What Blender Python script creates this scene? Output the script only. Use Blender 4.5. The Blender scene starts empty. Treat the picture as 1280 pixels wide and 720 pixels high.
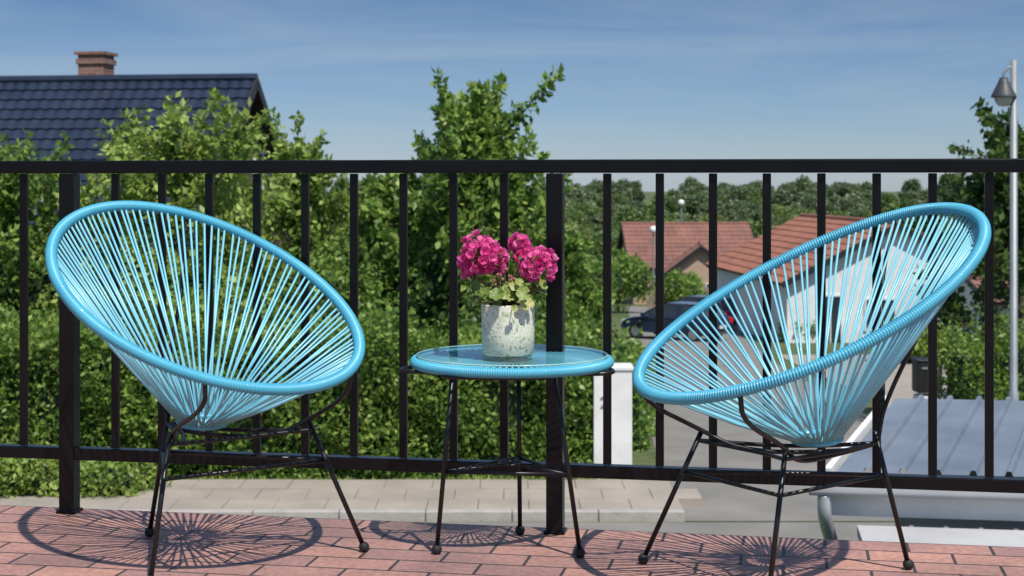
import bpy, math, random
import numpy as np
from mathutils import Vector, Matrix
R = math.radians
random.seed(7)
scene = bpy.context.scene

# ------------------------------------------------------------------ helpers
def empty(name, parent=None, loc=(0,0,0)):
    e = bpy.data.objects.new(name, None); e.location = loc
    e.empty_display_size = .1
    scene.collection.objects.link(e)
    if parent: e.parent = parent
    return e

class Geo:
    def __init__(s): s.v=[]; s.f=[]; s.n=0
    def add(s, verts, faces):
        s.v += [tuple(map(float,p)) for p in verts]
        s.f += [tuple(i+s.n for i in f) for f in faces]
        s.n += len(verts)
    def box(s, c, size, rot=0, rx=0, ry=0):
        M = Matrix.Translation(c) @ Matrix.Rotation(rot,4,'Z') @ Matrix.Rotation(rx,4,'X') @ Matrix.Rotation(ry,4,'Y')
        h=[x/2 for x in size]
        vs=[M@Vector((sx*h[0],sy*h[1],sz*h[2])) for sz in(-1,1) for sy in(-1,1) for sx in(-1,1)]
        s.add(vs,[(0,2,3,1),(4,5,7,6),(0,1,5,4),(2,6,7,3),(0,4,6,2),(1,3,7,5)])
    def tube(s, pts, r, sides=8, closed=False, caps=True):
        P=np.array([list(p) for p in pts],float); n=len(P)
        rr=np.full(n,r,float) if np.isscalar(r) else np.array(r,float)
        if closed: T=np.roll(P,-1,0)-np.roll(P,1,0)
        else:
            T=np.gradient(P,axis=0)
        T/=np.linalg.norm(T,axis=1)[:,None]+1e-12
        up=np.array([0,0,1.]) if abs(T[0][2])<.9 else np.array([1.,0,0])
        N=np.cross(T[0],up); N/=np.linalg.norm(N)
        Ns=[N]
        for i in range(1,n):
            N=N-T[i]*np.dot(N,T[i]); N/=np.linalg.norm(N)+1e-12; Ns.append(N)
        Ns=np.array(Ns); B=np.cross(T,Ns)
        a=np.linspace(0,2*math.pi,sides,endpoint=False)
        V=P[:,None,:]+rr[:,None,None]*(Ns[:,None,:]*np.cos(a)[None,:,None]+B[:,None,:]*np.sin(a)[None,:,None])
        V=V.reshape(-1,3); F=[]
        m=n if closed else n-1
        for i in range(m):
            j=(i+1)%n
            for k in range(sides):
                l=(k+1)%sides
                F.append((i*sides+k,i*sides+l,j*sides+l,j*sides+k))
        if not closed and caps:
            F.append(tuple(range(sides))[::-1]); F.append(tuple((n-1)*sides+k for k in range(sides)))
        s.add(V.tolist(),F)
    def sphere(s,c,r,seg=12,rings=8,sc=(1,1,1)):
        vs=[];fs=[]
        for i in range(rings+1):
            ph=math.pi*i/rings
            for k in range(seg):
                t=2*math.pi*k/seg
                vs.append((c[0]+sc[0]*r*math.sin(ph)*math.cos(t),c[1]+sc[1]*r*math.sin(ph)*math.sin(t),c[2]+sc[2]*r*math.cos(ph)))
        for i in range(rings):
            for k in range(seg):
                l=(k+1)%seg
                fs.append((i*seg+k,(i+1)*seg+k,(i+1)*seg+l,i*seg+l))
        s.add(vs,fs)
    def lathe(s,c,prof,seg=32):
        vs=[];fs=[]
        for (r,z) in prof:
            for k in range(seg):
                t=2*math.pi*k/seg
                vs.append((c[0]+r*math.cos(t),c[1]+r*math.sin(t),c[2]+z))
        for i in range(len(prof)-1):
            for k in range(seg):
                l=(k+1)%seg
                fs.append((i*seg+k,i*seg+l,(i+1)*seg+l,(i+1)*seg+k))
        s.add(vs,fs)
    def build(s,name,mat,parent=None,smooth=False,bevel=0):
        me=bpy.data.meshes.new(name); me.from_pydata(s.v,[],s.f); me.update()
        if smooth: me.shade_smooth()
        o=bpy.data.objects.new(name,me); scene.collection.objects.link(o)
        me.materials.append(mat)
        if parent: o.parent=parent
        if bevel:
            b=o.modifiers.new('bevel','BEVEL'); b.width=bevel; b.segments=2; b.limit_method='ANGLE'
        return o

def chaikin(pts,it=3):
    P=[Vector(p) for p in pts]
    for _ in range(it):
        Q=[P[0]]
        for a,b in zip(P[:-1],P[1:]):
            Q += [a*.75+b*.25, a*.25+b*.75]
        Q.append(P[-1]); P=Q
    return P

# ---- materials
def newmat(name):
    m=bpy.data.materials.new(name); m.use_nodes=True
    nt=m.node_tree; nt.nodes.clear()
    out=nt.nodes.new('ShaderNodeOutputMaterial')
    return m,nt,out
def N(nt,t,**kw):
    n=nt.nodes.new(t)
    for k,v in kw.items():
        if k in n.inputs: n.inputs[k].default_value=v
        else: setattr(n,k,v)
    return n
def L(nt,a,b): nt.links.new(a,b)
def ramp(nt,fac,stops):
    r=nt.nodes.new('ShaderNodeValToRGB'); e=r.color_ramp.elements
    while len(e)<len(stops): e.new(.5)
    for i,(p,c) in enumerate(stops):
        e[i].position=p; e[i].color=(*c,1) if len(c)==3 else c
    L(nt,fac,r.inputs[0]); return r
def basic(name,c1,c2=None,rough=.5,metal=0,scale=10,bump=0,bscale=None,coat=0,spec=.5,rvar=0,detail=6):
    m,nt,out=newmat(name)
    p=N(nt,'ShaderNodeBsdfPrincipled'); L(nt,p.outputs[0],out.inputs[0])
    p.inputs['Roughness'].default_value=rough; p.inputs['Metallic'].default_value=metal
    p.inputs['Coat Weight'].default_value=coat; p.inputs['Specular IOR Level'].default_value=spec
    tc=N(nt,'ShaderNodeTexCoord')
    no=N(nt,'ShaderNodeTexNoise',Scale=scale,Detail=detail); L(nt,tc.outputs['Object'],no.inputs['Vector'])
    c2=c2 or tuple(x*.75 for x in c1)
    r=ramp(nt,no.outputs[0],[(.3,c1),(.7,c2)]); L(nt,r.outputs[0],p.inputs['Base Color'])
    if rvar:
        mr=N(nt,'ShaderNodeMapRange'); mr.inputs[3].default_value=rough-rvar; mr.inputs[4].default_value=rough+rvar
        L(nt,no.outputs[0],mr.inputs[0]); L(nt,mr.outputs[0],p.inputs['Roughness'])
    if bump:
        n2=N(nt,'ShaderNodeTexNoise',Scale=bscale or scale*4,Detail=4); L(nt,tc.outputs['Object'],n2.inputs['Vector'])
        b=N(nt,'ShaderNodeBump',Strength=bump,Distance=.02); L(nt,n2.outputs[0],b.inputs['Height']); L(nt,b.outputs[0],p.inputs['Normal'])
    return m
def leafmat(name,dark,mid,light,trans=.42,rough=.45):
    m,nt,out=newmat(name)
    at=N(nt,'ShaderNodeAttribute',attribute_name='rnd')
    geo=N(nt,'ShaderNodeTexCoord')
    no=N(nt,'ShaderNodeTexNoise',Scale=.9,Detail=3); L(nt,geo.outputs['Object'],no.inputs['Vector'])
    ad=N(nt,'ShaderNodeMath',operation='ADD'); L(nt,at.outputs['Fac'],ad.inputs[0])
    mu=N(nt,'ShaderNodeMath',operation='MULTIPLY_ADD'); L(nt,no.outputs[0],mu.inputs[0]); mu.inputs[1].default_value=1.6; mu.inputs[2].default_value=-.8
    L(nt,mu.outputs[0],ad.inputs[1])
    r=ramp(nt,ad.outputs[0],[(.0,dark),(.5,mid),(1,light)])
    p=N(nt,'ShaderNodeBsdfPrincipled',Roughness=rough); p.inputs['Specular IOR Level'].default_value=.4
    L(nt,r.outputs[0],p.inputs['Base Color'])
    t=N(nt,'ShaderNodeBsdfTranslucent'); L(nt,r.outputs[0],t.inputs[0])
    mx=N(nt,'ShaderNodeMixShader'); mx.inputs[0].default_value=trans
    L(nt,p.outputs[0],mx.inputs[1]); L(nt,t.outputs[0],mx.inputs[2]); L(nt,mx.outputs[0],out.inputs[0])
    return m

M_black=basic('black_painted_steel',(.003,.003,.004),(.005,.005,.006),rough=.27,scale=6,bump=.03,bscale=90,spec=.25,rvar=.06)
M_rod=basic('black_rod_steel',(.005,.005,.006),(.010,.010,.010),rough=.35,scale=20,spec=.4)
M_rubber=basic('black_rubber',(.012,.012,.012),rough=.7)
M_cord=basic('turquoise_pvc_cord',(.23,.57,.67),(.18,.50,.62),rough=.35,scale=5,coat=.1)
M_wrap=basic('turquoise_pvc_wrap',(.085,.42,.56),(.06,.34,.49),rough=.38,scale=8,coat=.1)
M_bark=basic('bark',(.12,.09,.06),(.05,.04,.03),rough=.9,scale=8,bump=.6)
LM_apple=leafmat('leaf_light',(.12,.20,.035),(.29,.41,.075),(.50,.60,.18))
LM_mid=leafmat('leaf_mid',(.07,.15,.03),(.18,.31,.055),(.36,.48,.11))
LM_hedge=leafmat('leaf_hedge',(.06,.13,.02),(.15,.26,.04),(.31,.42,.09))
LM_dark=leafmat('leaf_dark',(.035,.075,.02),(.075,.14,.03),(.14,.22,.05))
LM_far=leafmat('leaf_far_haze',(.085,.125,.065),(.14,.19,.085),(.20,.25,.12),trans=.25)  # distance haze put into the colour: lighter, bluer greens
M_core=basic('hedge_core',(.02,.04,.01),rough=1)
M_brick=basic('brick_dull',(.22,.09,.06),(.30,.14,.09),rough=.9,scale=3)
M_white=basic('white_paint',(.78,.78,.76),(.66,.66,.64),rough=.6,scale=4,bump=.1)
M_dark=basic('dark_trim',(.02,.02,.022),rough=.5)
M_glassdark=basic('window_glass',(.02,.03,.04),(.05,.06,.07),rough=.08,scale=1)
M_concrete=basic('pavement_concrete',(.36,.315,.26),(.27,.24,.20),rough=.9,scale=1.6,bump=.3,bscale=40)
M_kerb=basic('kerb_stone',(.42,.39,.35),(.33,.31,.28),rough=.9,scale=5,bump=.3)

# ------------------------------------------------------------------ leaves
def leaves_obj(name,P,S,mat,parent,rng,flat=.0,aspect=.55,along=None):
    n=len(P)
    a=rng.normal(size=(n,3)); 
    if along is not None: a=a*.6+along
    a[:,2]-=.15
    a/=np.linalg.norm(a,axis=1)[:,None]
    c=rng.normal(size=(n,3)); c[:,2]+=flat
    b=np.cross(a,c); b/=np.linalg.norm(b,axis=1)[:,None]+1e-9
    nn=np.cross(a,b)
    S=np.asarray(S)[:,None]
    v0=P; v1=P+a*S*.45+b*S*aspect*.5+nn*S*.07; v2=P+a*S; v3=P+a*S*.45-b*S*aspect*.5+nn*S*.07
    V=np.stack([v0,v1,v2,v3],1).reshape(-1,3).astype(np.float32)
    me=bpy.data.meshes.new(name)
    me.vertices.add(4*n); me.vertices.foreach_set('co',V.ravel())
    me.loops.add(4*n); me.loops.foreach_set('vertex_index',np.arange(4*n,dtype=np.int32))
    me.polygons.add(n); me.polygons.foreach_set('loop_start',np.arange(0,4*n,4,dtype=np.int32))
    at=me.attributes.new('rnd','FLOAT','FACE'); at.data.foreach_set('value',rng.random(n).astype(np.float32))
    me.materials.append(mat); me.update(calc_edges=True)
    o=bpy.data.objects.new(name,me); scene.collection.objects.link(o)
    if parent: o.parent=parent
    return o

def tree(name,base,H,Rr,seed,nl,ls,mat,upright=.7,cb=.15,nlimb=24,ntw=8,sig=.055,topshoots=10,shootlen=.24):
    rng=np.random.default_rng(seed)
    root=empty(name)
    g=Geo(); base=np.array(base,float)
    top=base+np.array([rng.normal()*.15,rng.normal()*.15,H*.72])
    mid=(base+top)/2+np.array([rng.normal()*.12,rng.normal()*.12,0])
    tp=lambda t:(1-t)**2*base+2*t*(1-t)*mid+t*t*top
    r0=H*.018+.02
    g.tube([tp(t) for t in np.linspace(0,1,10)],np.linspace(r0,r0*.25,10),8)
    pos=[];al=[]
    twigs=[]
    for i in range(nlimb):
        t=cb+(1-cb)*(i+rng.random())/nlimb
        s=tp(t); az=i*2.399+rng.normal()*.3
        env=math.sin(math.pi*min(1,max(.08,(t*.92+.12)))**.9)*.8+.30
        ln=Rr*env*rng.uniform(.6,1.2)
        up=upright*(.5+t)
        d=np.array([math.cos(az),math.sin(az),up]); d/=np.linalg.norm(d)
        e=s+d*ln; c=(s+e)/2+np.array([0,0,-.08*ln])
        lp=lambda u:(1-u)**2*s+2*u*(1-u)*c+u*u*e
        rl=r0*.35*(1-t*.5)
        g.tube([lp(u) for u in np.linspace(0,1,6)],np.linspace(rl,rl*.25,6),5)
        for k in range(ntw):
            u=rng.uniform(.25,1.0); q=lp(u)
            dd=d*.5+rng.normal(size=3)*.45+np.array([0,0,upright*.8]); dd/=np.linalg.norm(dd)
            twigs.append((q,dd,Rr*rng.uniform(.18,.55)*(1.2-u*.4)))
    for k in range(topshoots):
        q=tp(rng.uniform(.75,1)); dd=np.array([rng.normal()*.35,rng.normal()*.3,1.]); dd/=np.linalg.norm(dd)
        twigs.append((q,dd,H*shootlen*rng.uniform(.5,1.2)))
    tl=np.array([w[2] for w in twigs]); per=(nl*tl/tl.sum()).astype(int)
    for (q,dd,ln),m in zip(twigs,per):
        g.tube([q,q+dd*ln*.5,q+dd*ln],[r0*.09,r0*.06,r0*.03],4)
        u=rng.random(m)**.8
        sg=sig*Rr*(1.2-.95*u)
        pos.append(q+dd*(u*ln)[:,None]+rng.normal(size=(m,3))*sg[:,None])
        al.append(np.repeat(dd[None]*.5,m,0))
    P=np.concatenate(pos); A=np.concatenate(al)
    g.build('trunk_and_limbs',M_bark,root,smooth=True)
    leaves_obj('leaves',P,rng.uniform(.65,1.25,len(P))*ls,mat,root,rng,along=A,flat=.6)
    return root

def shrub(name,c,r,n,ls,mat,seed,lobes=7,parent=None):
    rng=np.random.default_rng(seed); c=np.array(c,float); r=np.array(r,float)
    root=empty(name) if parent is None else parent
    pos=[]
    g=Geo()
    for i in range(lobes):
        o=rng.uniform(-.6,.6,3)*r; o[2]=rng.uniform(-.2,.45)*r[2]
        lr=r*rng.uniform(.4,.62)
        m=n//lobes
        v=rng.normal(size=(m,3)); v/=np.linalg.norm(v,axis=1)[:,None]
        v*= (rng.uniform(.72,1.15,m))[:,None]
        pos.append(c+o+v*lr)
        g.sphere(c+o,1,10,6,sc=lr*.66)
        g.tube([c*[1,1,1]-[0,0,r[2]],c+o],[.03,.01],5)
    P=np.concatenate(pos)
    g.build('dark_core',M_core,root)  # added dark filler spheres inside the lobes, plus thin stems
    leaves_obj('leaves',P,rng.uniform(.6,1.3,len(P))*ls,mat,root,rng,flat=.5)
    return root

def hedge(name,p0,p1,w,z0,z1,n,ls,mat,seed,zf=None):
    rng=np.random.default_rng(seed); p0=np.array(p0,float);p1=np.array(p1,float)
    d=p1-p0; ln=np.linalg.norm(d); d/=ln; nrm=np.array([-d[1],d[0]])
    root=empty(name)
    f=rng.random(n); u=rng.random(n)*ln; h=z1-z0
    side=rng.choice([0,1,2,3],n,p=[.55,.10,.30,.05])
    off=np.abs(rng.normal(size=n))*.09
    wv=.13*np.sin(u*2.1+seed)+.08*np.sin(u*5.3)+.05*np.sin(u*11+f*9)
    zz=rng.random(n)*h; s=rng.uniform(-.5,.5,n)*w
    wv=wv+.08*np.sin(zz*6+u*3)
    top=.10*np.sin(u*1.7)+.07*np.sin(u*6.1+1)
    S=np.where(side==0,-w/2+off-wv,np.where(side==1,w/2-off+wv,s))
    Z=np.where(side==2,h-off*1.1+top+np.abs(rng.normal(size=n))**2*.07,zz*(1+top/h))
    U=np.where(side==3,rng.choice([0,1],n)*ln,u)
    XY=p0[None]+d[None]*U[:,None]+nrm[None]*S[:,None]
    zb=np.zeros(n)+z0 if zf is None else zf(XY[:,1])
    P=np.stack([XY[:,0],XY[:,1],zb+Z],1)
    g=Geo(); 
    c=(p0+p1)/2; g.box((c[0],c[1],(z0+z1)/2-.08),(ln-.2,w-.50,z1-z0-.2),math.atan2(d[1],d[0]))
    if zf is None: g.build('dark_core',M_core,root)  # added solid dark box behind the leaf shell, stops see-through
    leaves_obj('leaves',P,rng.uniform(.6,1.4,n)*ls,mat,root,rng,flat=.3)
    return root

# ------------------------------------------------------------------ terrain
YS=[-60,12,21,30,45,60,75,110,150,200,300,450,700,900,1500,3000,8000]
ZS=[-3,-3,-3,-3.5,-4.6,-5.4,-6.0,-7.8,-9.3,-10.3,-11,-11,-11,-12,-20,-32,-60]
zg=lambda y: float(np.interp(y,YS,ZS))
def ground():
    xs=[-6000,-600,-100,-30,30,100,600,6000]
    g=Geo(); vs=[(x,y,zg(y)) for y in YS for x in xs]; k=len(xs)
    g.add(vs,[(j*k+i,j*k+i+1,(j+1)*k+i+1,(j+1)*k+i) for j in range(len(YS)-1) for i in range(k-1)])
    m,nt,out=newmat('grass_ground')
    p=N(nt,'ShaderNodeBsdfPrincipled',Roughness=1); L(nt,p.outputs[0],out.inputs[0])
    tc=N(nt,'ShaderNodeTexCoord'); n1=N(nt,'ShaderNodeTexNoise',Scale=.15,Detail=10); n2=N(nt,'ShaderNodeTexNoise',Scale=6,Detail=8)
    L(nt,tc.outputs['Object'],n1.inputs[0]);L(nt,tc.outputs['Object'],n2.inputs[0])
    r1=ramp(nt,n1.outputs[0],[(.35,(.07,.12,.03)),(.65,(.14,.16,.055))]); r2=ramp(nt,n2.outputs[0],[(.3,(.5,.5,.5)),(.7,(1,1,1))])
    mx=N(nt,'ShaderNodeMix',data_type='RGBA',blend_type='MULTIPLY'); mx.inputs[0].default_value=1
    L(nt,r1.outputs[0],mx.inputs[6]);L(nt,r2.outputs[0],mx.inputs[7]);L(nt,mx.outputs[2],p.inputs['Base Color'])
    g.build('ground',m)
ground()

def strip(name,segs,mat,lift=.004):
    ys=sorted(set([s[0] for s in segs]+[y for y in YS if segs[0][0]<y<segs[-1][0]]))
    sy=[s[0] for s in segs]
    vs=[]
    for y in ys:
        vs+=[(float(np.interp(y,sy,[s[1] for s in segs])),y,zg(y)+lift),(float(np.interp(y,sy,[s[2] for s in segs])),y,zg(y)+lift)]
    g=Geo(); g.add(vs,[(2*i,2*i+1,2*i+3,2*i+2) for i in range(len(ys)-1)])
    return g.build(name,mat)

M_asph=basic('aged_asphalt',(.24,.225,.20),(.17,.165,.15),rough=.95,scale=1.2,bump=.4,bscale=80,detail=10)
strip('road',[(12.3,-60,60),(17.7,-60,60)],M_asph)
strip('side_street',[(17.75,1.7,6.4),(21,2.0,5.9),(75,5.8,10.6),(100,7.5,13)],M_asph,lift=.008)
gp=Geo(); rngp=random.Random(3)
def slabs(x,xe):
    while x<xe:
        for r_,(ya,yb) in enumerate([(17.9,18.5),(18.5,19.1),(19.1,19.7)]):
            gp.box((x+.3*(r_%2)+.3,(ya+yb)/2,-2.945+rngp.uniform(-.003,.003)),(.592,.592,.11))
        x+=.6
slabs(-40,1.6); slabs(6.6,30)
pv=gp.build('pavement',M_concrete)
gk=Geo()
x=-40
while x<30:
    if not(1.3<x<6.2): gk.box((x+.5,17.81,-2.945),(.99,.14,.13))
    x+=1
gk.build('kerb',M_kerb,pv,bevel=.01)
# drive / parking apron in front of white house
strip('driveway',[(24,7.0,9.6),(45,8.6,13.2),(52,9.0,14)],M_concrete,lift=.012)
# grass tufts and litter along the hedge foot
rngv=np.random.default_rng(77); nv=9000
Pv=np.stack([rngv.uniform(-9,1.6,nv),19.72+np.abs(rngv.normal(size=nv))*.12,np.full(nv,-3.0)+rngv.random(nv)*.06],1)
leaves_obj('verge_grass',Pv,rngv.uniform(.05,.12,nv),LM_apple,None,rngv,aspect=.2,along=np.tile([0,0,.9],(nv,1)))

# ------------------------------------------------------------------ terrace floor
SL=-.1832; AN=math.atan(SL)
edge=lambda x:4.215+SL*x
rail=lambda x:4.1595+SL*x
def floor_mat():
    m,nt,out=newmat('terracotta_tiles')
    p=N(nt,'ShaderNodeBsdfPrincipled'); L(nt,p.outputs[0],out.inputs[0])
    tc=N(nt,'ShaderNodeTexCoord')
    br=N(nt,'ShaderNodeTexBrick',Scale=1.0); br.inputs['Mortar Size'].default_value=.0045; br.inputs['Brick Width'].default_value=.21; br.inputs['Row Height'].default_value=.105
    br.inputs['Mortar Smooth'].default_value=.25; br.inputs['Bias'].default_value=0
    br.inputs['Color1'].default_value=(.52,.28,.21,1); br.inputs['Color2'].default_value=(.38,.215,.185,1); br.inputs['Mortar'].default_value=(.06,.05,.045,1)
    L(nt,tc.outputs['Object'],br.inputs['Vector'])
    n1=N(nt,'ShaderNodeTexNoise',Scale=3,Detail=8); n2=N(nt,'ShaderNodeTexNoise',Scale=60,Detail=6)
    L(nt,tc.outputs['Object'],n1.inputs[0]);L(nt,tc.outputs['Object'],n2.inputs[0])
    r1=ramp(nt,n1.outputs[0],[(.3,(.66,.68,.73)),(.7,(1.15,1.1,1.08))]); r2=ramp(nt,n2.outputs[0],[(.3,(.68,.68,.68)),(.6,(1,1,1))])
    mx=N(nt,'ShaderNodeMix',data_type='RGBA',blend_type='MULTIPLY'); mx.inputs[0].default_value=1
    mx2=N(nt,'ShaderNodeMix',data_type='RGBA',blend_type='MULTIPLY'); mx2.inputs[0].default_value=1
    L(nt,br.outputs[0],mx.inputs[6]);L(nt,r1.outputs[0],mx.inputs[7]);L(nt,mx.outputs[2],mx2.inputs[6]);L(nt,r2.outputs[0],mx2.inputs[7])
    L(nt,mx2.outputs[2],p.inputs['Base Color'])
    mr=N(nt,'ShaderNodeMapRange'); mr.inputs[3].default_value=.45; mr.inputs[4].default_value=.7; L(nt,n1.outputs[0],mr.inputs[0]); L(nt,mr.outputs[0],p.inputs['Roughness'])
    inv=N(nt,'ShaderNodeMath',operation='SUBTRACT'); inv.inputs[0].default_value=1; L(nt,br.outputs['Fac'],inv.inputs[1])
    ad=N(nt,'ShaderNodeMath',operation='MULTIPLY_ADD'); L(nt,n2.outputs[0],ad.inputs[0]); ad.inputs[1].default_value=.15; L(nt,inv.outputs[0],ad.inputs[2])
    b=N(nt,'ShaderNodeBump',Strength=.6,Distance=.004); L(nt,ad.outputs[0],b.inputs['Height']); L(nt,b.outputs[0],p.inputs['Normal'])
    return m
fl=empty('terrace_floor',loc=(0,edge(0),0)); fl.rotation_euler=(0,0,AN)
g=Geo(); g.box((0,-3.5,-.1),(14,7,.2)); g.build('tiles',floor_mat(),fl)
g=Geo(); g.box((0,.012,-.13),(14,.02,.2)); g.build('edge_trim',M_dark,fl)
g=Geo(); g.box((0,-.25,-1.65),(13.8,.24,2.88)); g.build('support_wall',M_brick,fl)

# ------------------------------------------------------------------ railing
rl=empty('metal_railing',loc=(0,rail(0),0)); rl.rotation_euler=(0,0,AN)
ca=1/math.cos(AN)
g=Geo()
g.box((0,0,.987),(9,.045,.036)); 
g.build('top_rail',M_black,rl,bevel=.004)
g=Geo(); g.box((0,0,.170),(9,.038,.034)); g.build('bottom_rail',M_black,rl,bevel=.003)
g=Geo(); g2=Geo()
posts=[-1.265+1.382*k for k in range(-2,4)]
for i,xp in enumerate(posts):
    xl=xp*ca
    g2.box((xl,0,.4845),(.045,.045,.967))
    g2.box((xl,0,.005),(.058,.055,.010))
    if i+1<len(posts):
        st=1.382/10
        for k in range(1,10):
            g.box(((xp+st*k)*ca,0,.578),(.022,.014,.779))
g.build('balusters',M_black,rl,bevel=.002)
g2.build('posts',M_black,rl,bevel=.003)

# ------------------------------------------------------------------ chairs
def chair(name,C,phi,mirror,feet,fa=.395,sa=.370):
    # frame: F = facing direction; S = far side
    s=-1 if mirror else 1
    F=Vector((s*math.cos(phi),-math.sin(phi),0)); S=Vector((s*math.sin(phi),math.cos(phi),0))
    C=Vector(C); Z=Vector((0,0,1))
    root=empty(name)
    def ring(t):
        c,sn=math.cos(t),math.sin(t)
        return C+F*(fa*c)+Z*(-.208*c-.012*sn*sn)+S*(sa*sn)
    n=1600; g=Geo()
    pts=[ring(2*math.pi*i/n) for i in range(n)]
    rad=[.0132+.0019*math.cos(2*math.pi*i/4+.4) for i in range(n)]
    g.tube(pts,rad,14,closed=True); g.build('wrapped_rim',M_wrap,root,smooth=True)
    H=Vector((C.x,C.y,.338))-F*.02
    def hub(t): 
        return H+F*(.052*math.cos(t))+S*(.060*math.sin(t))+Z*(-.006*math.cos(t))
    g=Geo(); g.tube([hub(2*math.pi*i/48) for i in range(48)],.008,8,closed=True); g.build('hub_ring',M_wrap,root,smooth=True)
    g=Geo(); rr=random.Random(5)
    nc=118
    for i in range(nc):
        t=2*math.pi*(i+rr.uniform(-.18,.18))/nc
        a=ring(t); b=hub(t+(.10 if i%2 else -.10)+rr.uniform(-.05,.05))
        m=(a+b)/2+Z*(-.004+rr.uniform(-.004,.004))
        g.tube([a,m,b],.0030,8)
    for i in range(10):
        t=math.pi*i/10; g.tube([hub(t),hub(t+math.pi)],.0029,6)
    g.build('cords',M_cord,root,smooth=True)
    g=Geo(); gf=Geo()
    fn,ff,fb=[Vector((f[0],f[1],0)) for f in feet]   # near front, far front, back
    O=Vector((H.x,H.y,0))
    nodes=[]
    for f,k in ((fn,.68),(ff,.68),(fb,.66)):
        nd=O+(f-O)*k; nd.z=.315; nodes.append(nd)
    for f,nd in zip((fn,ff,fb),nodes):
        top=nd
        g.tube([top+(top-(f+Z*.02)).normalized()*.03, f+Z*.012],.0062,10)
        gf.sphere(f+Z*.013,.0135,14,8)
    cen=O+Z*.285
    for nd,th in ((nodes[0],-.62),(nodes[1],.55)):
        a=ring(th)
        path=[a-Z*.01,a-Z*.07+(O-a).xy.to_3d()*.03, nd+Z*.03, nd*.6+cen*.4-Z*.01, cen*.5+nodes[2]*.5, nodes[2]]
        g.tube(chaikin(path,3),.0058,8)
    for th in (-2.7,2.7):
        a=ring(th).lerp(hub(th),.35); nb=nodes[2]
        g.tube(chaikin([ring(th)-Z*.008-F*.005,a-F*.025,nb+Z*.10-F*.02,nb],3),.0055,8)
    lo=[nd.lerp(f,.25) for nd,f in zip(nodes,(fn,ff,fb))]
    for a,b in ((0,1),(1,2),(2,0)):
        g.tube([lo[a],lo[b]],.005,8)
        m=(nodes[a]+nodes[b])/2; m=m*.7+cen*.3
        g.tube(chaikin([nodes[a],m,nodes[b]],3),.005,8)
    g.build('steel_frame',M_rod,root,smooth=True); gf.build('rubber_feet',M_rubber,root,smooth=True)
    return root
chair('string_lounge_chair',(-.768,3.87,.672),R(46),False,[(-.845,3.59),(-.378,3.923),(-.965,4.09)],fa=.400)
chair('string_lounge_chair',(.704,3.63,.672),R(25),True,[(.570,3.42),(.325,3.80),(.966,3.745)],fa=.414)

# ------------------------------------------------------------------ table
tb=empty('round_side_table'); T=Vector((0,3.97,0)); tr=.250
g=Geo(); n=1080
g.tube([(T.x+tr*math.cos(2*math.pi*i/n),T.y+tr*math.sin(2*math.pi*i/n),.482) for i in range(n)],[.0125+.0016*math.cos(math.pi*i/2+.4) for i in range(n)],14,closed=True)
g.build('wrapped_rim',M_wrap,tb,smooth=True)
g=Geo(); 
for i in range(80):
    a=2*math.pi*i/80; g.tube([(T.x+tr*math.cos(a),T.y+tr*math.sin(a),.489),(T.x+.03*math.cos(a+.15),T.y+.03*math.sin(a+.15),.486)],.0027,6)
g.tube([(T.x+.03*math.cos(2*math.pi*i/24),T.y+.03*math.sin(2*math.pi*i/24),.486) for i in range(24)],.005,8,closed=True)
g.build('cords',M_cord,tb,smooth=True)
def glass_mat():
    m,nt,out=newmat('table_glass')
    t=N(nt,'ShaderNodeBsdfTransparent'); t.inputs[0].default_value=(.90,.96,.96,1)
    gl=N(nt,'ShaderNodeBsdfGlossy',Roughness=.02); lw=N(nt,'ShaderNodeLayerWeight',Blend=.5)
    pw=N(nt,'ShaderNodeMath',operation='POWER'); L(nt,lw.outputs['Facing'],pw.inputs[0]); pw.inputs[1].default_value=4
    mu=N(nt,'ShaderNodeMath',operation='MULTIPLY_ADD'); L(nt,pw.outputs[0],mu.inputs[0]); mu.inputs[1].default_value=.50; mu.inputs[2].default_value=.02
    mx=N(nt,'ShaderNodeMixShader'); L(nt,mu.outputs[0],mx.inputs[0]);L(nt,t.outputs[0],mx.inputs[1]);L(nt,gl.outputs[0],mx.inputs[2]);L(nt,mx.outputs[0],out.inputs[0])
    return m
g=Geo(); g.lathe((T.x,T.y,.496),[(0.0001,0),(.243,0),(.245,.001),(.245,.005),(.243,.006),(.0001,.006)],96); g.build('glass_top',glass_mat(),tb)
g=Geo(); g.tube([(T.x+.2455*math.cos(2*math.pi*i/96),T.y+.2455*math.sin(2*math.pi*i/96),.499) for i in range(96)],.0022,6,closed=True)
g.build('glass_edge',basic('glass_edge_green',(.35,.62,.60),rough=.1),tb,smooth=True)
g=Geo(); gf=Geo()
tops=[Vector((-.149,3.88,.462)),Vector((.107,3.86,.462)),Vector((.017,4.07,.462))]
fts=[Vector((-.191,3.90,.012)),Vector((.171,3.864,.012)),Vector((.0214,4.117,.012))]
for i,(a,f) in enumerate(zip(tops,fts)):
    j=(i+1)%3
    g.tube([a+Vector((0,0,.005)),f],.0062,10); gf.sphere(f,.0135,14,8)
    b=tops[j]; m=(a+b)/2; out=(m-T); out.z=0; out.normalize()
    w=T+out*.235; w.z=.468
    side=(b-a).normalized()
    g.tube(chaikin([a,w-side*.14,w+side*.14,b],3),.0055,8)
    p=a.lerp(f,.56); q=b.lerp(fts[j],.56)
    g.tube([p,q],.0045,8)
    c0=(tops[0].lerp(fts[0],.56)+tops[1].lerp(fts[1],.56)+tops[2].lerp(fts[2],.56))/3+Vector((0,0,.012))
    g.tube([p,c0],.0035,8)
    g.tube([a,T+Vector((0,0,.466))],.005,8)
g.tube([c0+Vector((.03*math.cos(k*math.pi/8),.03*math.sin(k*math.pi/8),0)) for k in range(16)],.0035,6,closed=True)
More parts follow.
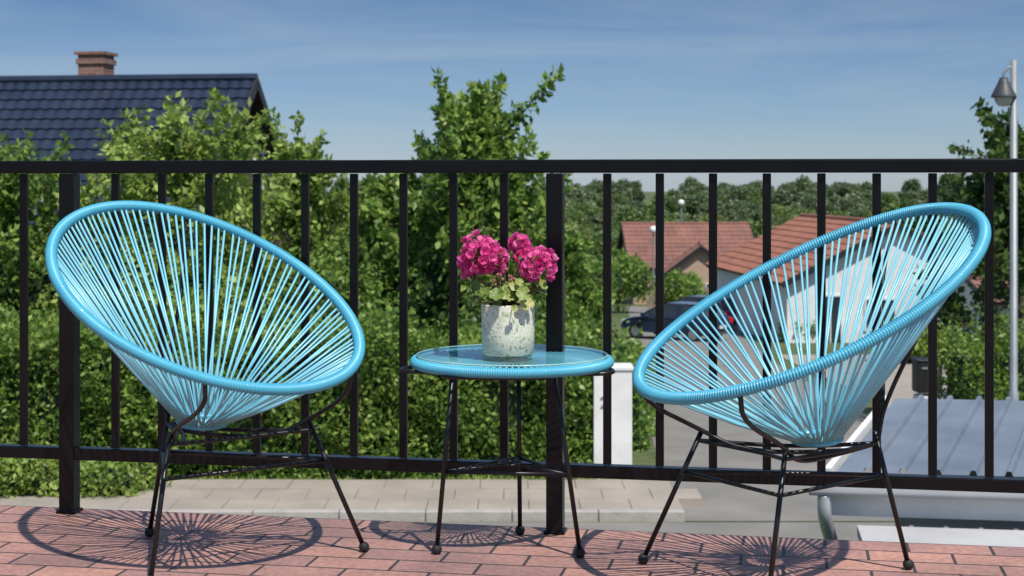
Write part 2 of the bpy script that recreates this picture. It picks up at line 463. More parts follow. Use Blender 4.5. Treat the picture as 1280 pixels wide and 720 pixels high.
g.build('steel_frame',M_rod,tb,smooth=True); gf.build('rubber_feet',M_rubber,tb,smooth=True)

# ------------------------------------------------------------------ potted geranium
pt=empty('potted_geranium'); PC=(-.010,3.945,.5025)
def potmat():
    m,nt,out=newmat('mottled_ceramic')
    p=N(nt,'ShaderNodeBsdfPrincipled',Roughness=.75); L(nt,p.outputs[0],out.inputs[0])
    tc=N(nt,'ShaderNodeTexCoord')
    n1=N(nt,'ShaderNodeTexNoise',Scale=70,Detail=8,Distortion=1.8); n3=N(nt,'ShaderNodeTexNoise',Scale=14,Detail=4)
    for n_ in (n1,n3): L(nt,tc.outputs['Object'],n_.inputs['Vector'])
    r=ramp(nt,n1.outputs[0],[(.48,(.80,.78,.66)),(.56,(.62,.63,.48)),(.66,(.38,.43,.26))])
    r3=ramp(nt,n3.outputs[0],[(.35,(.80,.84,.83)),(.7,(1,1,.95))])
    mx=N(nt,'ShaderNodeMix',data_type='RGBA',blend_type='MULTIPLY'); mx.inputs[0].default_value=.8
    L(nt,r.outputs[0],mx.inputs[6]);L(nt,r3.outputs[0],mx.inputs[7]);L(nt,mx.outputs[2],p.inputs['Base Color'])
    b=N(nt,'ShaderNodeBump',Strength=.7,Distance=.002); L(nt,n1.outputs[0],b.inputs['Height']); L(nt,b.outputs[0],p.inputs['Normal'])
    return m
g=Geo(); g.lathe(PC,[(.0001,0),(.062,0),(.066,.003),(.068,.06),(.069,.126),(.0685,.130),(.065,.130),(.064,.12),(.064,.11)],64); g.build('pot',potmat(),pt,smooth=True)
g=Geo(); g.lathe(PC,[(.0001,.113),(.064,.110)],24); g.build('soil',basic('soil',(.03,.02,.012),rough=1,scale=60,bump=1),pt)
M_pink=leafmat('pink_petal',(.55,.03,.20),(.78,.09,.36),(.92,.32,.58),trans=.35,rough=.6)
M_glf=leafmat('geranium_leaf',(.10,.17,.035),(.24,.33,.07),(.46,.45,.15),trans=.3)
M_stem=basic('stem',(.16,.19,.06),(.20,.12,.06),rough=.6,scale=30)
rg=random.Random(11)
def with_rnd(o,groups):
    me=o.data; at=me.attributes.new('rnd','FLOAT','FACE')
    at.data.foreach_set('value',np.array(groups,dtype=np.float32))
def petal(g,grp,base,d,nrm,ln,w,val):
    d=d.normalized(); s=d.cross(nrm).normalized(); nrm=s.cross(d).normalized()
    vs=[base]; prof=[(.25,.28),(.55,.5),(.85,.46),(1.0,.2),(1.0,-.2),(.85,-.46),(.55,-.5),(.25,-.28)]
    for (l,ww) in prof:
        vs.append(base+d*ln*l*rg.uniform(.93,1.05)+s*w*ww+nrm*(.18*ln*l*l+rg.uniform(-.08,.08)*ln))
    c=base+d*ln*.6+nrm*ln*.02; vs.append(c)
    k=9
    fs=[(k,i,i+1) for i in range(0,8)]+[(k,8,0)]
    g.add(vs,fs); grp += [val]*len(fs)
g=Geo(); grp=[]; gst=Geo(); potc=Vector(PC)+Vector((0,0,.11))
def cluster(c,r,nfl,ps):
    c=Vector(c)
    gst.tube(chaikin([potc+Vector((rg.uniform(-.02,.02),rg.uniform(-.02,.02),0)),potc.lerp(c,.5)+Vector((0,0,.015)),c],2),.0022,6)
    for i in range(nfl):
        z=1-1.7*(i+.5)/nfl; a=i*2.399+rg.uniform(-.2,.2); q=math.sqrt(max(0,1-z*z))
        u=Vector((q*math.cos(a),q*math.sin(a),z)); rr=r*rg.uniform(.60,1.06)
        p=c+u*rr
        gst.tube([c,p],.0008,4)
        e1=u.orthogonal().normalized(); e2=u.cross(e1); v=rg.random()
        for layer,(k,tilt) in enumerate(((5,.35),(4,.9))):
            for j in range(k):
                b=2*math.pi*j/k+rg.uniform(-.3,.3)+layer
                dd=e1*math.cos(b)+e2*math.sin(b)+u*(tilt+rg.uniform(-.15,.25))
                petal(g,grp,p,dd,u,ps*rg.uniform(.8,1.1),ps*.95,min(1,max(0,v*.7+rg.uniform(0,.35))))
cluster((-.078,3.92,.750),.057,60,.0160)
cluster((.0655,3.92,.730),.044,42,.0155)
cluster((.022,3.96,.780),.024,17,.015)
cluster((-.112,3.93,.712),.014,5,.014)
cluster((.028,3.93,.755),.014,6,.014)
o=g.build('flower_heads',M_pink,pt,smooth=True); with_rnd(o,grp)
# buds
gb=Geo()
for (bx,by,bz) in ((-.03,3.9,.705),(-.018,3.91,.722),(-.04,3.91,.69),(.0,3.9,.70)):
    gst.tube(chaikin([potc,Vector((bx,by,bz-.03)),Vector((bx,by,bz))],2),.0015,5)
    for k in range(9):
        gb.sphere((bx+rg.uniform(-.008,.008),by+rg.uniform(-.008,.008),bz+rg.uniform(-.008,.006)),.0028,6,4,sc=(1,1,1.7))
o=gb.build('flower_buds',basic('bud',(.20,.20,.07),(.4,.06,.12),rough=.6,scale=60),pt,smooth=True)
gl=Geo(); grl=[]
def gleaf(c,nrm,r,val):
    nrm=nrm.normalized(); e1=nrm.orthogonal().normalized(); e2=nrm.cross(e1); k=20; a0=rg.uniform(0,6.28)
    vs=[c]
    for rad in (.55,1):
        for i in range(k):
            a=a0+2*math.pi*i/k; lob=1+.09*math.cos(6*a-6*a0)*(rad) ; cut=.35 if (i==0) else 1
            rr=r*rad*lob*cut
            vs.append(c+(e1*math.cos(a)+e2*math.sin(a))*rr+nrm*(r*.22*rad*rad+.07*r*math.cos(6*a)*rad))
    fs=[(0,1+i,1+(i+1)%k) for i in range(k)]+[(1+i,1+k+i,1+k+(i+1)%k,1+(i+1)%k) for i in range(k)]
    gl.add(vs,fs); grl.extend([val]*len(fs))
for i in range(90):
    a=rg.uniform(0,6.28); rr=.100*math.sqrt(rg.random()); z=rg.uniform(.632,.705)-rr*.15
    c=Vector((-.008+rr*1.05*math.cos(a),3.945+rr*math.sin(a),z))
    nr=Vector((math.cos(a)*.9+rg.uniform(-.5,.5),math.sin(a)*.7-.35+rg.uniform(-.5,.5),rg.uniform(.3,1)))
    gst.tube(chaikin([potc+Vector((rg.uniform(-.03,.03),rg.uniform(-.03,.03),0)),potc.lerp(c,.5)+Vector((0,0,.012)),c],2),.0014,5)
    gleaf(c,nr,rg.uniform(.009,.021),rg.random())
o=gl.build('leaves',M_glf,pt,smooth=True); with_rnd(o,grl)
gst.build('stems',M_stem,pt,smooth=True)

# ------------------------------------------------------------------ buildings
def tiled_slope(g,A,U,V,Nn,Lu,Sv,tw=.27,ch=.34,amp=.03):
    nu=int(Lu/tw)*6; nc=int(Sv/ch)
    rows=[]
    for c in range(nc): rows+=[(c/nc,1),((c+.999)/nc,0)]
    vs=[]
    for (v,lift) in rows:
        for i in range(nu+1):
            u=i/nu; ph=2*math.pi*u*Lu/tw
            vs.append(A+U*(u*Lu)+V*(v*Sv)+Nn*(amp*(.5+.5*math.sin(ph))+.035*lift+.04))
    k=nu+1
    g.add(vs,[(r*k+i,r*k+i+1,(r+1)*k+i+1,(r+1)*k+i) for r in range(len(rows)-1) for i in range(nu)])
def house(name,c,yaw,Ln,W,z0,ze,zr,mroof,mwall,oh=.35,windows=(),chim=None,tile=(.27,.34),mtrim=None):
    # c: ground centre; ridge along local x
    root=empty(name); M=Matrix.Translation((c[0],c[1],0))@Matrix.Rotation(yaw,4,'Z')
    P=lambda x,y,z: M@Vector((x,y,z))
    Rm=M.to_3x3()
    g=Geo(); h=Ln/2; w=W/2
    vs=[P(sx*h,sy*w,z) for z in (z0,ze) for sx,sy in((-1,-1),(1,-1),(1,1),(-1,1))]+[P(-h,0,zr-.05),P(h,0,zr-.05)]
    g.add(vs,[(0,1,5,4),(2,3,7,6),(1,2,6,9,5),(3,0,4,8,7)]); g.build('walls',mwall,root)
    gr=Geo(); gt=Geo()
    slope=math.atan2(zr-ze,w); S=math.hypot(zr-ze,w)+oh
    for sg in(-1,1):
        V=Vector((0,-sg*math.cos(slope),math.sin(slope))); Nn=Vector((0,sg*math.sin(slope),math.cos(slope)))
        A=Vector((-(h+oh),sg*w,ze))-V*oh
        tiled_slope(gr,M@A,Rm@Vector((1,0,0)),Rm@V,Rm@Nn,Ln+2*oh,S,tile[0],tile[1])
        B=A+V*(S/2)+Vector((h+oh,0,0))
        Mb=M@Matrix.Translation(B)@Matrix.Rotation(-sg*slope,4,'X')
        def bx(cc,sz):
            hh=[q/2 for q in sz]
            gt.add([Mb@Vector((cc[0]+a*hh[0],cc[1]+b*hh[1],cc[2]+d*hh[2])) for d in(-1,1) for b in(-1,1) for a in(-1,1)],[(0,2,3,1),(4,5,7,6),(0,1,5,4),(2,6,7,3),(0,4,6,2),(1,3,7,5)])
        bx((0,0,-.02),(Ln+2*oh-.06,S-.02,.08))
        for e in(-1,1): bx((e*(h+oh),0,-.02),(.05,S,.22))
    gr.tube([P(-(h+oh),0,zr+.07),P(h+oh,0,zr+.07)],.11,8)
    gr.build('roof_tiles',mroof,root,smooth=False); gt.build('roof_trim',mtrim or M_dark,root)
    gw=Geo(); gf=Geo()
    for (face,u,z,ww,hh) in windows:
        if face=='F': cc=(u,-w,z); r_=yaw; d=(0,-1)
        elif face=='R': cc=(h,u,z); r_=yaw+math.pi/2; d=(1,0)
        else: cc=(-h,u,z); r_=yaw+math.pi/2; d=(-1,0)
        q=P(cc[0]+d[0]*.02,cc[1]+d[1]*.02,z); gw.box(q,(ww,.05,hh),r_)
        for dx,dz,sx,sz in ((0,hh/2,ww+.12,.07),(0,-hh/2,ww+.12,.07),(-ww/2,0,.07,hh-.08),(ww/2,0,.07,hh-.08),(0,0,.05,hh-.08)):
            q2=P(cc[0]+d[0]*.04+(dx if face=='F' else 0),cc[1]+d[1]*.04+(dx if face!='F' else 0),z+dz); gf.box(q2,(sx,.07,sz),r_)
    if windows: gw.build('windows',M_glassdark,root); gf.build('window_frames',M_white,root)
    if chim:
        gc=Geo(); x,y,zb,zt,cw=chim
        gc.box(P(x,y,(zb+zt)/2),(cw,cw,zt-zb),yaw)
        gc.box(P(x,y,zt-.16),(cw+.08,cw+.08,.12),yaw); gc.box(P(x,y,zt+.03),(cw+.14,cw+.14,.07),yaw)
        gc.build('chimney',M_chim,root)
        gc=Geo(); gc.box(P(x,y-cw*.1,zb+.30+.2),(cw+.25,cw+.5,.10),yaw); gc.build('chimney_flashing',M_dark,root)
    return root
def brickmat(name,c1,c2,mort,sc=1):
    m,nt,out=newmat(name)
    p=N(nt,'ShaderNodeBsdfPrincipled',Roughness=.9); L(nt,p.outputs[0],out.inputs[0])
    tc=N(nt,'ShaderNodeTexCoord'); mp=N(nt,'ShaderNodeMapping'); L(nt,tc.outputs['Object'],mp.inputs[0]); mp.inputs['Rotation'].default_value=(R(90),0,0)
    br=N(nt,'ShaderNodeTexBrick',Scale=sc); br.inputs['Brick Width'].default_value=.24; br.inputs['Row Height'].default_value=.08; br.inputs['Mortar Size'].default_value=.008
    br.inputs['Color1'].default_value=(*c1,1);br.inputs['Color2'].default_value=(*c2,1);br.inputs['Mortar'].default_value=(*mort,1)
    L(nt,mp.outputs[0],br.inputs['Vector']); L(nt,br.outputs[0],p.inputs['Base Color']); return m
M_chim=brickmat('chimney_brick',(.26,.13,.09),(.18,.09,.07),(.26,.22,.19))
M_bw=brickmat('brick_wall',(.48,.30,.19),(.40,.25,.16),(.45,.4,.34))
M_roofblue=basic('glazed_blue_tiles',(.014,.022,.042),(.022,.032,.058),rough=.33,scale=1.5,rvar=.1)
M_roofred=basic('red_clay_tiles',(.27,.12,.085),(.16,.08,.065),rough=.85,scale=.9,detail=10)
M_roofred2=basic('orange_clay_tiles',(.36,.145,.085),(.23,.095,.065),rough=.8,scale=.9,detail=10)
M_brownw=basic('brown_wood_wall',(.10,.06,.045),(.07,.045,.035),rough=.8,scale=3)

# dark blue roofed house on the left
ya=R(-8); rx=Vector((math.cos(ya),math.sin(ya)))
Rt=Vector((-5.80,35.0)); Lh=15.0; cc=Rt-rx*(Lh/2+.0)
house('blue_roof_house',(cc.x-.35,cc.y),ya,Lh,8.0,-3.6,-.3,3.20,M_roofblue,M_brownw,oh=.35,
      windows=[('R',-1.5,1.0,1.1,1.2),('R',1.4,1.0,1.1,1.2),('F',4,-1.6,1.4,1.2),('F',0,-1.6,1.4,1.2)],chim=(3.86,.35,2.3,3.86,.62))
# red-roofed houses in the middle distance
house('red_roof_house',(12.3,109,0),R(2),8.4,9,-8,-4.9,-2.2,M_roofred,M_bw,windows=[('F',-2,-6.0,1.6,1.2),('F',1.5,-6.0,1.6,1.2)],tile=(.45,.5))
house('red_roof_house',(12.4,101,0),R(84),6,5.0,-8,-5.2,-3.3,M_roofred,M_bw,windows=[('L',-.9,-6.2,1.2,1.1),('L',1.1,-6.2,1.0,1.1)],tile=(.45,.5))
house('red_roof_house',(16.4,100,0),R(92),6,4.0,-8,-5.2,-3.5,M_roofred,M_white,windows=[('L',0,-6.2,1.4,1.1)],tile=(.45,.5))
house('red_roof_house',(28,128,0),R(10),12,9,-9,-6,-3,M_roofred,M_bw,tile=(.45,.5))
house('white_house',(14.4,66.5,0),R(95),13,8.6,-6,-2.95,-.80,M_roofred2,M_white,windows=[('L',-2.2,-4.3,1.4,1.2),('L',.6,-4.3,1.2,1.2),('L',2.6,-4.5,.9,1.9)],tile=(.4,.45))
house('garage',(18.6,55,0),R(4),5.0,6,-5.4,-3.1,-2.1,M_roofred,M_white,windows=[('F',0,-4.2,1.8,1.1)],tile=(.4,.45))

# wooden fence in front of brick houses
gf=Geo()
for i in range(60):
    x=8.2+i*.16; gf.box((x,92,zg(92)+.70),(.145,.03,1.4+.03*math.sin(i*7.)))
gf.box((12.9,92.04,zg(92)+.4),(9.6,.05,.1)); gf.box((12.9,92.04,zg(92)+1.1),(9.6,.05,.1))
gf.build('wooden_fence',basic('weathered_wood',(.30,.23,.17),(.20,.16,.12),rough=.9,scale=2))

# carport (bottom right): ribbed metal roof, white fascia, gutter
cp=empty('carport')
ed=Vector((.96,-.14,0)).normalized(); up=Vector((.40,.93,0)).normalized(); P1=Vector((1.90,9.0,-.76)); sl=.075
g=Geo(); Lr=6.0; Wd=2.1; nr=int(Lr/.20)
vs=[];xs=[]
for i in range(nr):
    b=i*.20; xs+=[(b,0),(b+.155,0),(b+.165,.028),(b+.19,.028)]
xs.append((Lr,0))
for v in (0,Wd):
    for (u,h) in xs: vs.append(P1+ed*u+up*v+Vector((0,0,sl*v+h)))
k=len(xs); g.add(vs,[(i,i+1,k+i+1,k+i) for i in range(k-1)])
g.build('metal_roof',basic('painted_metal_roof',(.19,.225,.27),(.12,.15,.19),rough=.5,scale=2,detail=10),cp)
rot=math.atan2(ed.y,ed.x)
def cpbox(g,u,v,z,sz): 
    q=P1+ed*u+up*v; g.box((q.x,q.y,z),sz,rot)
g=Geo(); cpbox(g,3.0,-.06,-.90,(6.1,.03,.20)); 
q=P1+up*(Wd/2)-ed*.05
g.box((q.x,q.y,-.76+sl*Wd/2-.08),(Wd,.04,.2),math.atan2(up.y,up.x),ry=-math.atan(sl))
g.build('fascia',M_white,cp)
M_grw=basic('grey_white_render',(.50,.50,.49),(.38,.38,.38),rough=.8,scale=2,bump=.2,detail=10)
g=Geo(); cpbox(g,3.1,.25,-1.9,(5.6,.10,2.1)); cpbox(g,3.1,Wd-.3,-1.85,(5.6,.10,2.1)); g.build('walls',M_grw,cp)
g=Geo()
gpts=[]
for side in(0,1):
    for k2 in range(9):
        a=math.pi+math.pi*k2/8
        q=P1+ed*(-.12+6.2*side)+up*(-.14); gpts.append(q+up*(.065*math.cos(a))+Vector((0,0,-.05+.065*math.sin(a))))
g.add(gpts,[(i,i+1,9+i+1,9+i) for i in range(8)]+[tuple(range(9))])
q=P1+ed*(-.04)+up*(-.14); g.tube(chaikin([q+Vector((0,0,-.11)),q+Vector((0,0,-.25)),q+up*.3+Vector((0,0,-.5)),q+up*.3+Vector((0,0,-2.2))],2),.04,12)
g.build('gutter',basic('zinc_gutter',(.55,.57,.58),(.45,.47,.49),rough=.4,metal=.3,scale=3),cp,smooth=True)
ob=Geo(); q=P1+ed*3.3-up*.75; ob.box((q.x,q.y,-1.06),(6.0,1.1,.06),rot); ob.box((q.x,q.y-.0,-2.05),(5.8,.9,1.9),rot); ob.build('lean_to',M_grw,cp)

# street lamp
sl_=empty('street_lamp'); lx,ly=6.50,19.9
M_galv=basic('galvanised_steel',(.30,.32,.33),(.22,.24,.25),rough=.5,metal=.3,scale=3)
g=Geo(); g.tube([(lx,ly,-3),(lx,ly,-1.8),(lx,ly,-1.78),(lx,ly,2.5)],[.065,.065,.05,.045],14); g.tube(chaikin([(lx,ly,2.40),(lx-.06,ly,2.42),(lx-.13,ly,2.34),(lx-.13,ly,2.28)],2),.018,8)
g.build('pole',M_galv,sl_,smooth=True)
g=Geo(); g.lathe((lx-.13,ly,1.98),[(.0001,.30),(.05,.30),(.07,.24),(.10,.18),(.155,.07),(.16,.05),(.16,.04),(.15,.04),(.0001,.06)],24); g.build('lamp_head',basic('lamp_shade',(.06,.065,.07),rough=.5),sl_,smooth=True)
g=Geo(); g.lathe((lx-.13,ly,1.93),[(.0001,-.03),(.07,-.02),(.11,.04),(.12,.09)],20); g.build('diffuser',basic('diffuser',(.45,.45,.42),rough=.3),sl_,smooth=True)
for (px,py,hh) in ((9.2,100,4.9),(13.0,118,7.2)):
    s_=empty('street_lamp'); g=Geo(); z=zg(py); g.tube([(px,py,z),(px,py,z+hh)],.06,8); g.build('pole',M_galv,s_)
    g=Geo(); g.lathe((px,py,z+hh),[(.0001,.35),(.18,.3),(.25,.1),(.2,-.1),(.0001,-.12)],14); g.build('lamp_head',M_white,s_,smooth=True)

# gate post w/ number
gpst=empty('gate_post'); g=Geo(); g.box((1.31,20.15,-2.26),(.50,.42,1.48)); g.box((1.31,20.15,-1.50),(.54,.46,.05)); g.build('pillar',M_white,gpst,bevel=.01)
g=Geo(); g.box((1.31,20.15,-2.985),(.62,.54,.06)); g.build('plinth',M_kerb,gpst)
cu=bpy.data.curves.new('house_number','FONT'); cu.body='2'; cu.size=.2; cu.extrude=.006; to=bpy.data.objects.new('house_number',cu); scene.collection.objects.link(to)
to.location=(1.14,19.93,-2.0); to.rotation_euler=(R(90),0,0); cu.materials.append(M_galv); to.parent=gpst
# letterbox
mb=empty('letterbox'); g=Geo(); g.box((6.6,24.5,-2.85),(.34,.30,.75)); g.build('plinth',M_white,mb,bevel=.02)
g=Geo(); g.box((6.62,24.5,-2.18),(.40,.36,.50)); g.box((6.62,24.5,-1.91),(.44,.40,.04)); g.build('box',M_dark,mb,bevel=.02)
g=Geo(); g.box((6.62,24.31,-2.03),(.26,.01,.03)); g.build('slot',M_galv,mb)

# ------------------------------------------------------------------ cars
M_tail=basic('tail_red',(.6,.02,.02),rough=.2)
def car(name,loc,yaw,mp):
    root=empty(name,loc=loc); root.rotation_euler=(0,0,yaw)
    g=Geo()
    prof=[(-2.15,.45,.80),(-2.2,.75,.84),(-2.1,.98,.80),(-1.6,1.02,.78),(.75,.98,.80),(1.6,.86,.78),(2.1,.70,.72),(2.18,.45,.74),(2.05,.28,.76),(-2.05,.28,.78)]
    n=len(prof)
    vs=[(x,-w*1.05,z) for x,z,w in prof]+[(x,w*1.05,z) for x,z,w in prof]
    g.add(vs,[tuple(range(n))[::-1],tuple(range(n,2*n))]+[(i,(i+1)%n,n+(i+1)%n,n+i) for i in range(n)])
    g.build('body',mp,root,bevel=.07)
    cab=[(-1.95,1.0),(-1.45,1.42),(-.2,1.47),(.35,1.40),(1.15,.97)]
    g=Geo(); m=len(cab); wid=[.74,.60,.60,.60,.74]
    vs=[(x,-w,z) for (x,z),w in zip(cab,wid)]+[(x,w,z) for (x,z),w in zip(cab,wid)]
    g.add(vs,[tuple(range(m))[::-1],tuple(range(m,2*m))]+[(i,(i+1)%m,m+(i+1)%m,m+i) for i in range(m)])
    g.build('windows',M_glassdark,root,bevel=.03)
    g=Geo(); g.box((-.6,0,1.475),(1.35,1.14,.03)); 
    for sy in(-1,1):
        for (a,b) in ((0,1),(3,4)): g.tube([(cab[a][0],sy*wid[a],cab[a][1]),(cab[b][0],sy*wid[b],cab[b][1])],.04,6)
        g.box((-.55,sy*.685,1.21),(.07,.04,.44),rx=sy*.27)
        g.box((.95,sy*.95,1.02),(.12,.2,.13))
    g.build('roof_and_pillars',mp,root,bevel=.01)
    g=Geo();gh=Geo()
    for x in(-1.35,1.35):
        for sy in(-1,1):
            pr=[(x+.32*math.cos(a),sy*.78,.32+.32*math.sin(a)) for a in np.linspace(0,2*math.pi,20,endpoint=False)]
            pr2=[(a,sy*.90,c) for a,b,c in pr]
            g.add(pr+pr2,[tuple(range(20)),tuple(range(20,40))]+[(i,(i+1)%20,20+(i+1)%20,20+i) for i in range(20)])
            h=[(x+.2*math.cos(a),sy*.905,.32+.2*math.sin(a)) for a in np.linspace(0,2*math.pi,20,endpoint=False)]
            gh.add(h,[tuple(range(20))])
    g.build('tyres',M_rubber,root); gh.build('hubcaps',M_galv,root)
    g=Geo()
    for sy in(-1,1): g.box((-2.14,sy*.68,.84),(.14,.26,.22))
    g.build('tail_lights',M_tail,root,bevel=.02)
    g=Geo()
    for sy in(-1,1): g.box((2.10,sy*.55,.66),(.12,.3,.12))
    g.build('head_lights',M_white,root); 
    g=Geo(); g.box((-2.2,0,.62),(.04,.5,.12)); g.build('number_plate',M_white,root)
M_navy=basic('navy_car_paint',(.010,.02,.06),(.012,.024,.07),rough=.22,coat=.6)
M_blk=basic('dark_car_paint',(.015,.017,.024),rough=.22,coat=.6)
car('parked_car',(6.6,62.0,zg(62)+.01),R(142),M_navy)
car('parked_car',(8.3,69.5,zg(69.5)+.01),R(140),M_blk)

# ------------------------------------------------------------------ vegetation
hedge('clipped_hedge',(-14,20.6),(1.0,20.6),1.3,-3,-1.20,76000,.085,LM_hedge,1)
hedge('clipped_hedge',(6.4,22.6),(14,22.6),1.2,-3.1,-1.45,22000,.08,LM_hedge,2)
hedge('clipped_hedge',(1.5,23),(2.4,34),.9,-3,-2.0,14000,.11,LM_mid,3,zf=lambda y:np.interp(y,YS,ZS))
# trees of the garden
tree('maple_tree',(-.60,24.3,-3.1),6.2,1.8,21,11000,.165,LM_mid,upright=1.4,topshoots=13,shootlen=.28)
tree('maple_tree',(.12,25.4,-3.2),5.2,.9,29,5000,.15,LM_mid,upright=1.5,topshoots=9,shootlen=.24)
tree('apple_tree',(-5.2,25.0,-3.1),5.7,2.5,22,13000,.14,LM_apple,upright=.8,topshoots=12,shootlen=.21)
tree('maple_tree',(.75,27,-3.3),3.9,1.1,23,5500,.14,LM_mid,upright=.9)
tree('maple_tree',(-2.1,25.5,-3.2),5.1,1.2,24,6500,.15,LM_mid,upright=1.3)
tree('apple_tree',(-8.2,25,-3.1),5.0,2.2,25,10500,.135,LM_mid,upright=.8)
tree('apple_tree',(-3.5,27.5,-3.3),5.7,1.6,26,8500,.14,LM_apple,upright=1.3,topshoots=12)
tree('apple_tree',(-11.6,24,-3.1),4.6,2.3,27,8000,.14,LM_apple)
tree('oak_tree',(-2.6,31,-3.5),4.5,2.2,31,9000,.17,LM_dark,upright=.7)
tree('oak_tree',(8.9,26.5,-3.3),6.2,1.9,28,13000,.16,LM_dark,upright=.6)
sh=[((-7.6,22.6,-2.2),(1.6,1,1.5),LM_mid),((-5.2,22.9,-2.0),(1.8,1,1.6),LM_apple),((-2.6,22.8,-2.0),(1.8,1,1.6),LM_mid),((-.3,23.0,-2.1),(1.6,1,1.4),LM_dark),((.9,25.5,-2.6),(1.0,1,1.3),LM_apple),((-9.8,22.6,-2),(1.6,1,1.5),LM_mid),((-4.0,24.5,-1.4),(1.8,1,1.6),LM_mid),((-1.0,25.5,-1.5),(1.7,1,1.6),LM_mid),((-7,24.5,-1.3),(2.0,1,1.6),LM_apple)]
for i,(c,r,m) in enumerate(sh): shrub('garden_shrub',c,r,7500,.12,m,40+i)
for i,(x,z) in enumerate(((-6.6,-2.72),(-5.7,-2.8),(-4.9,-2.85))): shrub('low_shrub',(x,19.0,z),(.75,.5,.55),4500,.08,LM_apple,60+i)
for i,(x,y,r,h,m) in enumerate([(2.3,56,1.2,1.2,LM_mid),(2.0,62,1.6,1.8,LM_mid),(9.6,88,1.2,1.5,LM_mid),(12,89.5,1.2,1.0,LM_apple),(6.2,88,1.8,2.4,LM_mid),(14.5,86,1.4,1.1,LM_mid),(11.5,60.5,.9,.9,LM_mid),(20.5,50,2.2,2.2,LM_mid),(12.6,48,1.2,.8,LM_apple),(17,46,2,1.2,LM_mid),(10.8,33,1.6,.9,LM_mid),(4.4,84,1.6,2.2,LM_mid)]):
    shrub('garden_shrub',(x,y,zg(y)+h*.6),(r,r,h),4500,.22,m,80+i)

# distant tree masses: instanced crowns
def crown_mesh(seed):
    rng=np.random.default_rng(seed); pos=[]
    for i in range(16):
        a=rng.uniform(0,6.28); rr=rng.uniform(0,2.6); z=rng.uniform(3.0,7.6); rr*=1.15-abs(z-5)/5
        c=np.array([rr*math.cos(a),rr*math.sin(a),z]); lr=rng.uniform(1.0,1.9)
        v=rng.normal(size=(330,3)); v/=np.linalg.norm(v,axis=1)[:,None]; v*=rng.uniform(.6,1.08,330)[:,None]
        pos.append(c+v*lr*np.array([1,1,.85]))
    P=np.concatenate(pos); return P,rng
tmpl=[]
for sd in range(5):
    P,rng=crown_mesh(100+sd)
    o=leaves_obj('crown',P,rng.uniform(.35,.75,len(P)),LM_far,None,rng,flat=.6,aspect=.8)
    tmpl.append(o.data); bpy.data.objects.remove(o)
LMn=leafmat('leaf_midfar',(.08,.135,.04),(.14,.215,.06),(.24,.32,.095),trans=.3)
LMy=leafmat('leaf_midfar_light',(.13,.18,.05),(.22,.29,.085),(.33,.38,.13),trans=.3)
for sd in range(5):
    mm=LMn if sd<3 else LMy
    P,rng=crown_mesh(200+sd); o=leaves_obj('crown',P,rng.uniform(.3,.6,len(P)),mm,None,rng,flat=.6,aspect=.7); tmpl.append(o.data); bpy.data.objects.remove(o)
dt=empty('distant_trees'); rd=random.Random(9)
def put(x,y,s,kinds,sink=0):
    me=tmpl[rd.choice(kinds)]; o=bpy.data.objects.new('tree_crown',me); scene.collection.objects.link(o); o.parent=dt
    o.location=(x,y,zg(y)-sink); o.rotation_euler=(0,0,rd.uniform(0,6.28)); o.scale=(s*rd.uniform(.9,1.3),s*rd.uniform(.9,1.3),s*rd.uniform(.85,1.15))
for (y0,y1,n_,s0,s1,kinds,l0,l1) in ((118,150,26,.5,.8,[5,6,7,8],-.1,.42),(150,220,50,.6,.9,[5,6,7,8,9],-.05,.38),(220,330,70,.75,1.05,[0,1,5,6,9],0,.37),(330,520,90,.9,1.2,[0,1,2,3,4,5],0,.37),(520,900,180,1.1,1.5,[0,1,2,3,4],-.4,.4)):
    for i in range(n_):
        y=rd.uniform(y0,y1); x=rd.uniform(l0,l1)*y
        put(x,y,rd.uniform(s0,s1),kinds,sink=1.2)
for (x,y,s) in ((3.6,92,.5),(1,80,.6),(-4,85,.7),(24,84,.6),(28,75,.7),(7.5,122,.7),(20,104,.5)):
    put(x,y,s,[5,6,7],1)
g=Geo()
for o in [c for c in dt.children if c.location.y<220]:
    g.tube([(o.location.x,o.location.y,zg(o.location.y)),(o.location.x,o.location.y,zg(o.location.y)+4*o.scale.z)],[.25,.12],6)
g.build('trunks',M_bark,dt)

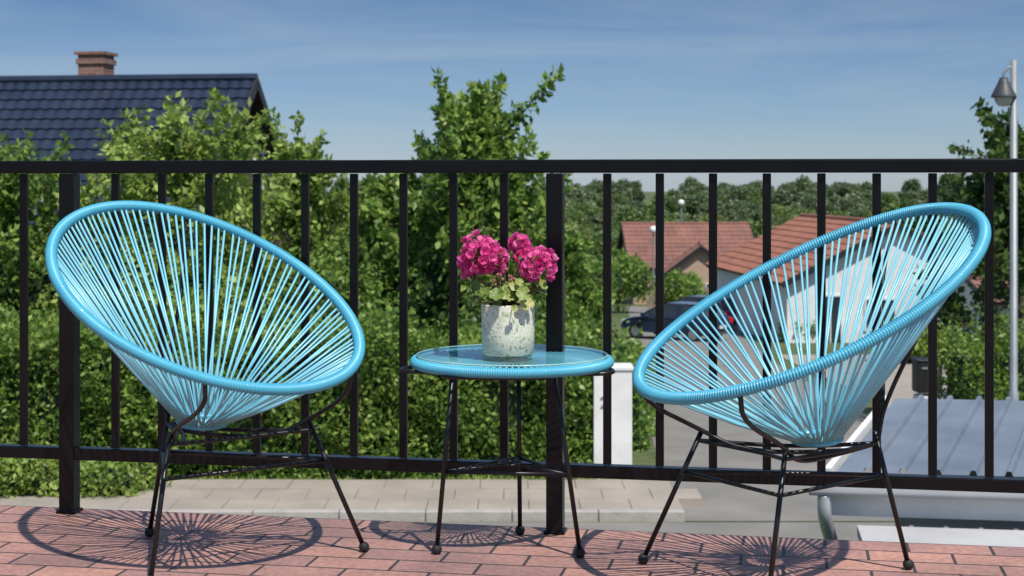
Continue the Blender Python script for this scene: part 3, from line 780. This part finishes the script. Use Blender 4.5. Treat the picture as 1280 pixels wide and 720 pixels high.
# ------------------------------------------------------------------ world, sun, camera
w=bpy.data.worlds.new('World'); scene.world=w; w.use_nodes=True; nt=w.node_tree; nt.nodes.clear()
out=N(nt,'ShaderNodeOutputWorld'); bg=N(nt,'ShaderNodeBackground',Strength=.135)
sky=N(nt,'ShaderNodeTexSky',sky_type='NISHITA'); sky.sun_disc=False
EL=R(58); az=math.atan2(.434,-.90)
sky.sun_elevation=EL; sky.sun_rotation=az; sky.altitude=800; sky.air_density=1.0; sky.dust_density=.3; sky.ozone_density=2.5
tc=N(nt,'ShaderNodeTexCoord')
sx=N(nt,'ShaderNodeSeparateXYZ'); L(nt,tc.outputs['Generated'],sx.inputs[0])
hz=ramp(nt,sx.outputs['Z'],[(0,(.42,.50,.70)),(.05,(.33,.42,.59)),(.13,(.25,.33,.46)),(.45,(1.0,1.0,1.05))])
ml=N(nt,'ShaderNodeMix',data_type='RGBA',blend_type='MULTIPLY'); ml.inputs[0].default_value=1
L(nt,sky.outputs[0],ml.inputs[6]); L(nt,hz.outputs[0],ml.inputs[7])
mp=N(nt,'ShaderNodeMapping'); mp.inputs['Scale'].default_value=(1.2,1.2,11); mp.inputs['Rotation'].default_value=(0,R(5),0)
n1=N(nt,'ShaderNodeTexNoise',Scale=1.9,Detail=9,Distortion=.8); n1.inputs['Roughness'].default_value=.6
L(nt,tc.outputs['Generated'],mp.inputs[0]); L(nt,mp.outputs[0],n1.inputs[0])
r=ramp(nt,n1.outputs[0],[(.38,(0,0,0)),(.75,(.5,.5,.5))])
mx=N(nt,'ShaderNodeMix',data_type='RGBA'); L(nt,r.outputs[0],mx.inputs[0]); L(nt,ml.outputs[2],mx.inputs[6]); mx.inputs[7].default_value=(3.1,3.8,4.4,1)
L(nt,mx.outputs[2],bg.inputs[0]); L(nt,bg.outputs[0],out.inputs[0])
sd=bpy.data.lights.new('sun','SUN'); sd.energy=5.0; sd.angle=R(.5); sd.color=(1,.95,.88)
so=bpy.data.objects.new('sun',sd); scene.collection.objects.link(so)
ld=Vector((-.434*math.cos(EL),.90*math.cos(EL),-math.sin(EL))); so.rotation_euler=ld.to_track_quat('-Z','Y').to_euler(); so.location=(3,-5,10)

cam=bpy.data.cameras.new('camera'); co=bpy.data.objects.new('camera',cam); scene.collection.objects.link(co)
co.location=(0,0,.95); co.rotation_euler=(R(90),0,0); cam.sensor_width=36; cam.lens=54; cam.shift_y=-135/1280; cam.clip_start=.05; cam.clip_end=20000
cam.dof.use_dof=True; cam.dof.focus_distance=3.85; cam.dof.aperture_fstop=9
scene.camera=co
scene.view_settings.view_transform='Standard'; scene.view_settings.look='None'; scene.view_settings.exposure=0
